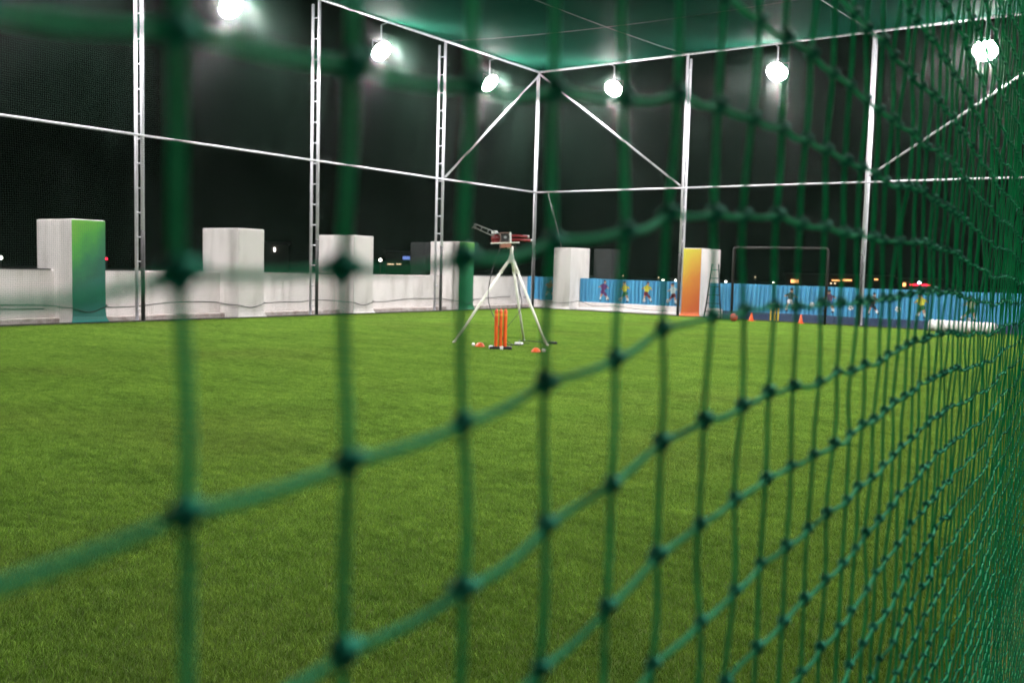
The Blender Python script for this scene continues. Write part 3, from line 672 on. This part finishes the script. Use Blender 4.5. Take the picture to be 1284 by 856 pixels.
tag(MB().bbox((-.09, -.04, 0), (.09, .04, .05), .01).build('power_strip', 'whitepl', None, False, (-11.05, 15.72, .02)), 'small white power socket block on the grass behind the stumps', 'socket')
tag(MB().bbox((-.1, -.035, 0), (.1, .035, .05), .01).build('plug_adapter', 'black', None, False, (-10.72, 16.5, .02)), 'small black plug lying on the grass between two tripod legs', 'plug')

# ------------------------------------------------------------------ orange stumps, cones, ball, yellow stumps
def stumps(loc, rz, hgt, r, gap, colr, label, base):
    t = thing('cricket_stumps', loc, label, 'stumps', None, rz)
    for i in (-1, 0, 1):
        s = MB().lathe([(r*.95, .04), (r, .06), (r, hgt-.07), (r*.9, hgt-.04), (r*.55, hgt-.012), (r*.2, hgt)], (i*gap, 0, 0), 14).build('stump', colr, t, True)
        if base: MB().lathe([(r*1.02, hgt-.14), (r*1.03, hgt-.13), (r*1.03, hgt-.11), (r*1.02, hgt-.10)], (i*gap, 0, 0), 14).build('stripe', 'stump_stripe', s, True)
    if base:
        for y, x0_ in ((.05, -.22), (-.05, -.08)):
            b = MB().bbox((-.21, y-.045, 0), (.23, y+.045, .055), .015).build('base', 'black', t)
            MB().bbox((-.225 if y > 0 else -.01, y-.05, .004), (-.15 if y > 0 else .06, y+.048, .062), .01).build('end_block', 'whitepl', b)
    else: MB().bbox((-gap-.05, -.09, 0), (gap+.05, .09, .04), .015).build('base', 'black', t)
    return t
stumps((-10.72, 14.62, .012), YAW, .79, .035, .088, 'orange', 'set of three orange plastic stumps in front of the tripod', True)
stumps((-11.1, 30.85, .012), .1, .62, .03, .12, 'yellow', 'set of three yellow stumps by the far blue fence', False)
def disc_cone(loc, label):
    t = thing('disc_cone', loc, label, 'cone', 'flat orange disc cones by the stumps')
    MB().lathe([(.10, 0), (.10, .008), (.088, .03), (.062, .062), (.035, .078), (.026, .078), (.024, .07)], n=20).build('shell', 'orange', t, True)
    return t
disc_cone((-11.3, 14.72, .018), 'flat orange disc cone left of the orange stumps')
disc_cone((-9.87, 14.62, .018), 'flat orange disc cone right of the orange stumps')
tag(MB().lathe([(.01, 0), (.032, .012), (.036, .036), (.03, .06), (.01, .072)], (0, 0, 0), 14).build('cricket_ball', 'whitepl', None, True, (-9.74, 14.68, .018)), 'white ball touching the right disc cone', 'ball')
tag(MB().lathe([(.01, 0), (.032, .012), (.036, .036), (.03, .06), (.01, .072)], (0, 0, 0), 14).build('cricket_ball', 'whitepl', None, True, (-11.42, 14.66, .018)), 'white ball touching the left disc cone', 'ball')
def traffic_cone(loc, label):
    t = thing('training_cone', loc, label, 'cone', 'small orange training cones by the fence')
    MB().lathe([(.085, .02), (.075, .05), (.022, .29), (.012, .3)], n=16).build('shell', 'orange', t, True)
    MB().bbox((-.11, -.11, 0), (.11, .11, .022), .01).build('foot', 'orange', t)
traffic_cone((-11.8, 30.55, .012), 'small orange training cone beside the red ball')
traffic_cone((-10.15, 30.7, .012), 'small orange training cone right of the yellow stumps')
bl = MB(); bl.lathe([(.125*math.sin(math.pi*i/12)+.0005, .125-.125*math.cos(math.pi*i/12)) for i in range(13)], n=20)
tag(bl.build('red_ball', 'red', None, True, (-12.1, 29.75, .015)), 'round red ball on the grass near the goal', 'ball')

# ------------------------------------------------------------------ goal, ladder, white bundle
gl = thing('football_goal', (-12.55, 30.62, 0), 'dark rusty football goal frame before the blue fence', 'goal')
MB().tube([(0, 0, 0), (0, 0, 2.42), (.03, 0, 2.48), (.09, 0, 2.5)], .045, 10).build('post', 'goal', gl, True)
MB().tube([(3.22, 0, 0), (3.22, 0, 2.40), (3.19, 0, 2.47), (3.12, 0, 2.5)], .045, 10).build('post', 'goal', gl, True)
MB().tube([(.09, 0, 2.5), (3.12, 0, 2.5)], .045, 10).build('crossbar', 'goal', gl, True)
ld = thing('step_ladder', (-13.6, 30.9, .01), 'dark folding ladder leaning on the orange painted pillar', 'ladder')
rails = [((0, -.18, 0), (.13, .06, 1.92)), ((.62, -.18, 0), (.35, .06, 1.92))]
for p0, p1 in rails: MB().tube([p0, p1], .028, 8).build('side_rail', 'ladder', ld, True)
for i in range(6):
    f_ = (i+.8)/6.5; q0 = Vector(rails[0][0]).lerp(Vector(rails[0][1]), f_); q1 = Vector(rails[1][0]).lerp(Vector(rails[1][1]), f_)
    MB().tube([q0, q1], .018, 6).build('rung', 'ladder', ld)
bd = thing('white_bundle', (-6.15, 30.55, .012), 'long lumpy white padded bundle lying by the fence', 'bundle')
m = MB(); N = 11; prof_ = []
L_ = 1.85
for i in range(N*8+1):
    t = i/(N*8); a = t*N*math.pi; r = .125+.06*abs(math.sin(a))**.6
    if i in (0, N*8): r = .05
    prof_.append((r, t*L_))
m.lathe(prof_, (0, 0, .185), 14, 'X'); o = m.build('padding', 'bundle', bd, True); o.rotation_euler = (0, 0, R(-5))
m = MB(); m.lathe([(r*.93, z) for r, z in prof_], (0, .24, .17), 14, 'X'); o = m.build('padding', 'bundle', bd, True); o.rotation_euler = (0, 0, R(-5))

# painted figures on the fence
player(-20.9, .82, .8, RED, BLU, 1, (.25, -.3)); player(-20.55, .8, .7, WH, RED, -1, None)
player(-18.35, .82, .92, PUR, PUR, 1); player(-17.4, .8, .9, YEL, GRN, -1); player(-16.45, .82, .9, YEL, MAR, 1, (-.12, -.34)); player(-15.35, .8, .9, (.5, .6, .6), MAR, -1, (.25, -.3), .24)
player(-10.9, .76, .88, DKG, WH, 1, None); ballpaint(-10.15, .62); player(-9.55, .76, .85, (.12, .06, .12), BLU, -1, None)
ballpaint(-8.85, .58); player(-8.15, .74, .82, MAR, BK, 1, None); ballpaint(-7.35, .6); player(-6.65, .74, .88, YEL, GRN, -1, None, .1); player(-5.2, .72, .88, (.25, .32, .2), GRN, -1, (.05, -.4), .28)

# cables slung along the walls
pts = []; y = 9.0; W0 = -21.965
def zc(y): return .40+.035*math.sin(y*1.3)+random.uniform(-.025, .025)
for a, b in ((11.78, 12.62), (16.55, 17.43), (20.98, 21.84), (26.3, 27.12), (31.2, 31.3)):
    while y < a-.3: pts.append((W0+(.25 if random.random() < .0 else 0), y, zc(y))); y += .7
    if a > 31: break
    pts += [(W0, a-.06, zc(y)), (-21.6, a-.03, zc(y)-.04), (XL+.03, a-.03, zc(y)-.03), (XL+.045, (a+b)/2, zc(y)-.12), (XL+.03, b+.03, zc(y)), (-21.6, b+.04, zc(y)), (W0, b+.08, zc(y))]
    y = b+.6
rope('wall_cable', pts, .012, 'black', 'dark slack cable slung along the white parapet and pillars', 'cable', 4)
rope('wall_cable', [(-21.96, y_, .36+.02*math.sin(y_)) for y_ in (3, 6, 9, 11.5)], .012, 'black', 'lower dark cable on the parapet left of the lime painted pillar', 'cable', 4)
rope('wall_cable', [(-21.9, 31.4, .42), (-21.3, 31.6, .35), (-20.4, 31.0, .3), (-19.9, 31.0, .28), (-19.42, 31.02, .31), (-19.2, 31.45, .36), (-18.6, 31.47, .2), (-17.6, 31.47, .24), (-16.5, 31.47, .16), (-15.4, 31.47, .15)], .011, 'black', 'dark cable lying along the white kerb under the blue fence', 'cable', 5)

# ------------------------------------------------------------------ the town beyond the parapet
def at(x, y, dist):                                       # a place in the town by bearing and height
    d = F+RT2*((x-642)/FPX)-UP2*((y-428)/FPX); k = dist/math.hypot(d.x, d.y); return Vector((0, 0, H_CAM))+d*k
def building(x0, x1, ytop, dist, label, extra):
    a, b = at(x0, ytop, dist), at(x1, ytop, dist); c = (a+b)/2; wd = (b-a).length; rz = math.atan2(b.y-a.y, b.x-a.x)
    t = thing('town_building', (c.x, c.y, -9), label, 'building', None, rz); h_ = max(a.z, b.z)+9
    MB().bbox((-wd/2, 0, 0), (wd/2, 12, h_), .1).build('wall', 'bld', t)
    MB().bbox((-wd/2-.3, -.3, h_), (wd/2+.3, 12.3, h_+.25), .05).build('roof', 'pole', t)
    inv = t.matrix_basis.inverted() if False else Matrix.Translation((c.x, c.y, -9)) @ Matrix.Rotation(rz, 4, 'Z'); inv = inv.inverted()
    for nm, mt, xa, xb, ya, yb in extra:
        p0 = inv @ at(xa, yb, dist); p1 = inv @ at(xb, ya, dist)
        MB().box((p0.x, -.12, p0.z), (p1.x, -.02, p1.z)).build(nm, mt, t)
    return t
building(985, 1120, 347, 150, 'dark distant building with orange lit windows behind the goal',
         [('window', 'win_o', 991.5, 1001, 350.5, 354.5), ('lit_eave', 'win_o', 1056, 1068, 350.5, 352), ('lit_eave', 'win_o', 1043, 1054, 351, 352), ('window', 'win_p', 1041, 1043, 354.5, 356), ('window', 'win_p', 1046, 1048, 354.5, 356), ('window', 'win_p', 1036, 1038, 355, 356), ('window', 'win_o', 1096, 1101, 349.5, 351)])
building(1126, 1180, 351, 160, 'dark distant building with a red neon strip at far right',
         [('neon_strip', 'neon_r', 1141, 1166, 356.6, 357.8), ('window', 'win_o', 1131.5, 1136, 354.5, 359), ('window', 'win_o', 1111, 1112.2, 355, 361)])
building(484, 526, 317, 140, 'dark distant building with a small blue lit sign',
         [('sign', 'sign_b', 505, 514, 321.5, 325.5), ('window', 'win_p', 486, 494, 331, 332.2), ('window', 'win_p', 497, 503, 331, 332)])
building(325, 362, 306, 130, 'dark distant building with one tall white lit window', [('window', 'win_w', 343.5, 345, 310.5, 315)])
def street_lamp(x, y, dist, m, label, r=.22):
    r *= .72
    p = at(x, y, dist); t = thing('street_lamp', (p.x, p.y, -9), label, 'street lamp', 'distant street lamps'); h_ = p.z+9
    MB().tube([(0, 0, 0), (0, 0, h_+.3)], [.12, .07], 8).build('pole', 'pole', t)
    MB().lathe([(r*.3, -r), (r*.9, -r*.5), (r, 0), (r*.9, r*.5), (r*.3, r)], (0, 0, h_), 10).build('lamp_head', m, t, True)
for x, y, m, lab, r in ((1, 323, 'win_w', 'bright distant street lamp at the left edge above the parapet', .24), (133.5, 324.5, 'neon_r', 'small red distant lamp right of the lime painted pillar', .2),
                     (477, 326, 'win_w', 'bright distant street lamp right of the third white pillar', .26), (762, 348.5, 'win_w', 'distant street lamp above the purple painted player', .17),
                     (781, 345.5, 'win_p', 'faint distant street lamp above the second painted player', .14), (826, 348, 'win_p', 'faint distant street lamp above the fence left of a post', .14), (831.5, 351, 'win_w', 'distant street lamp above the white shirted painted player', .17),
                     (847, 351.5, 'win_w', 'distant street lamp just left of the post by the orange pillar', .15), (910, 353, 'win_w', 'distant street lamp between the orange pillar and the goal', .17),
                     (947, 347.5, 'win_p', 'faint distant lamp seen inside the goal frame', .13), (970, 354, 'win_w', 'distant street lamp low inside the goal frame', .13), (1153, 354.5, 'lamp_b', 'bluish distant lamp above the red neon strip', .24)):
    street_lamp(x, y, 120, m, lab, r)
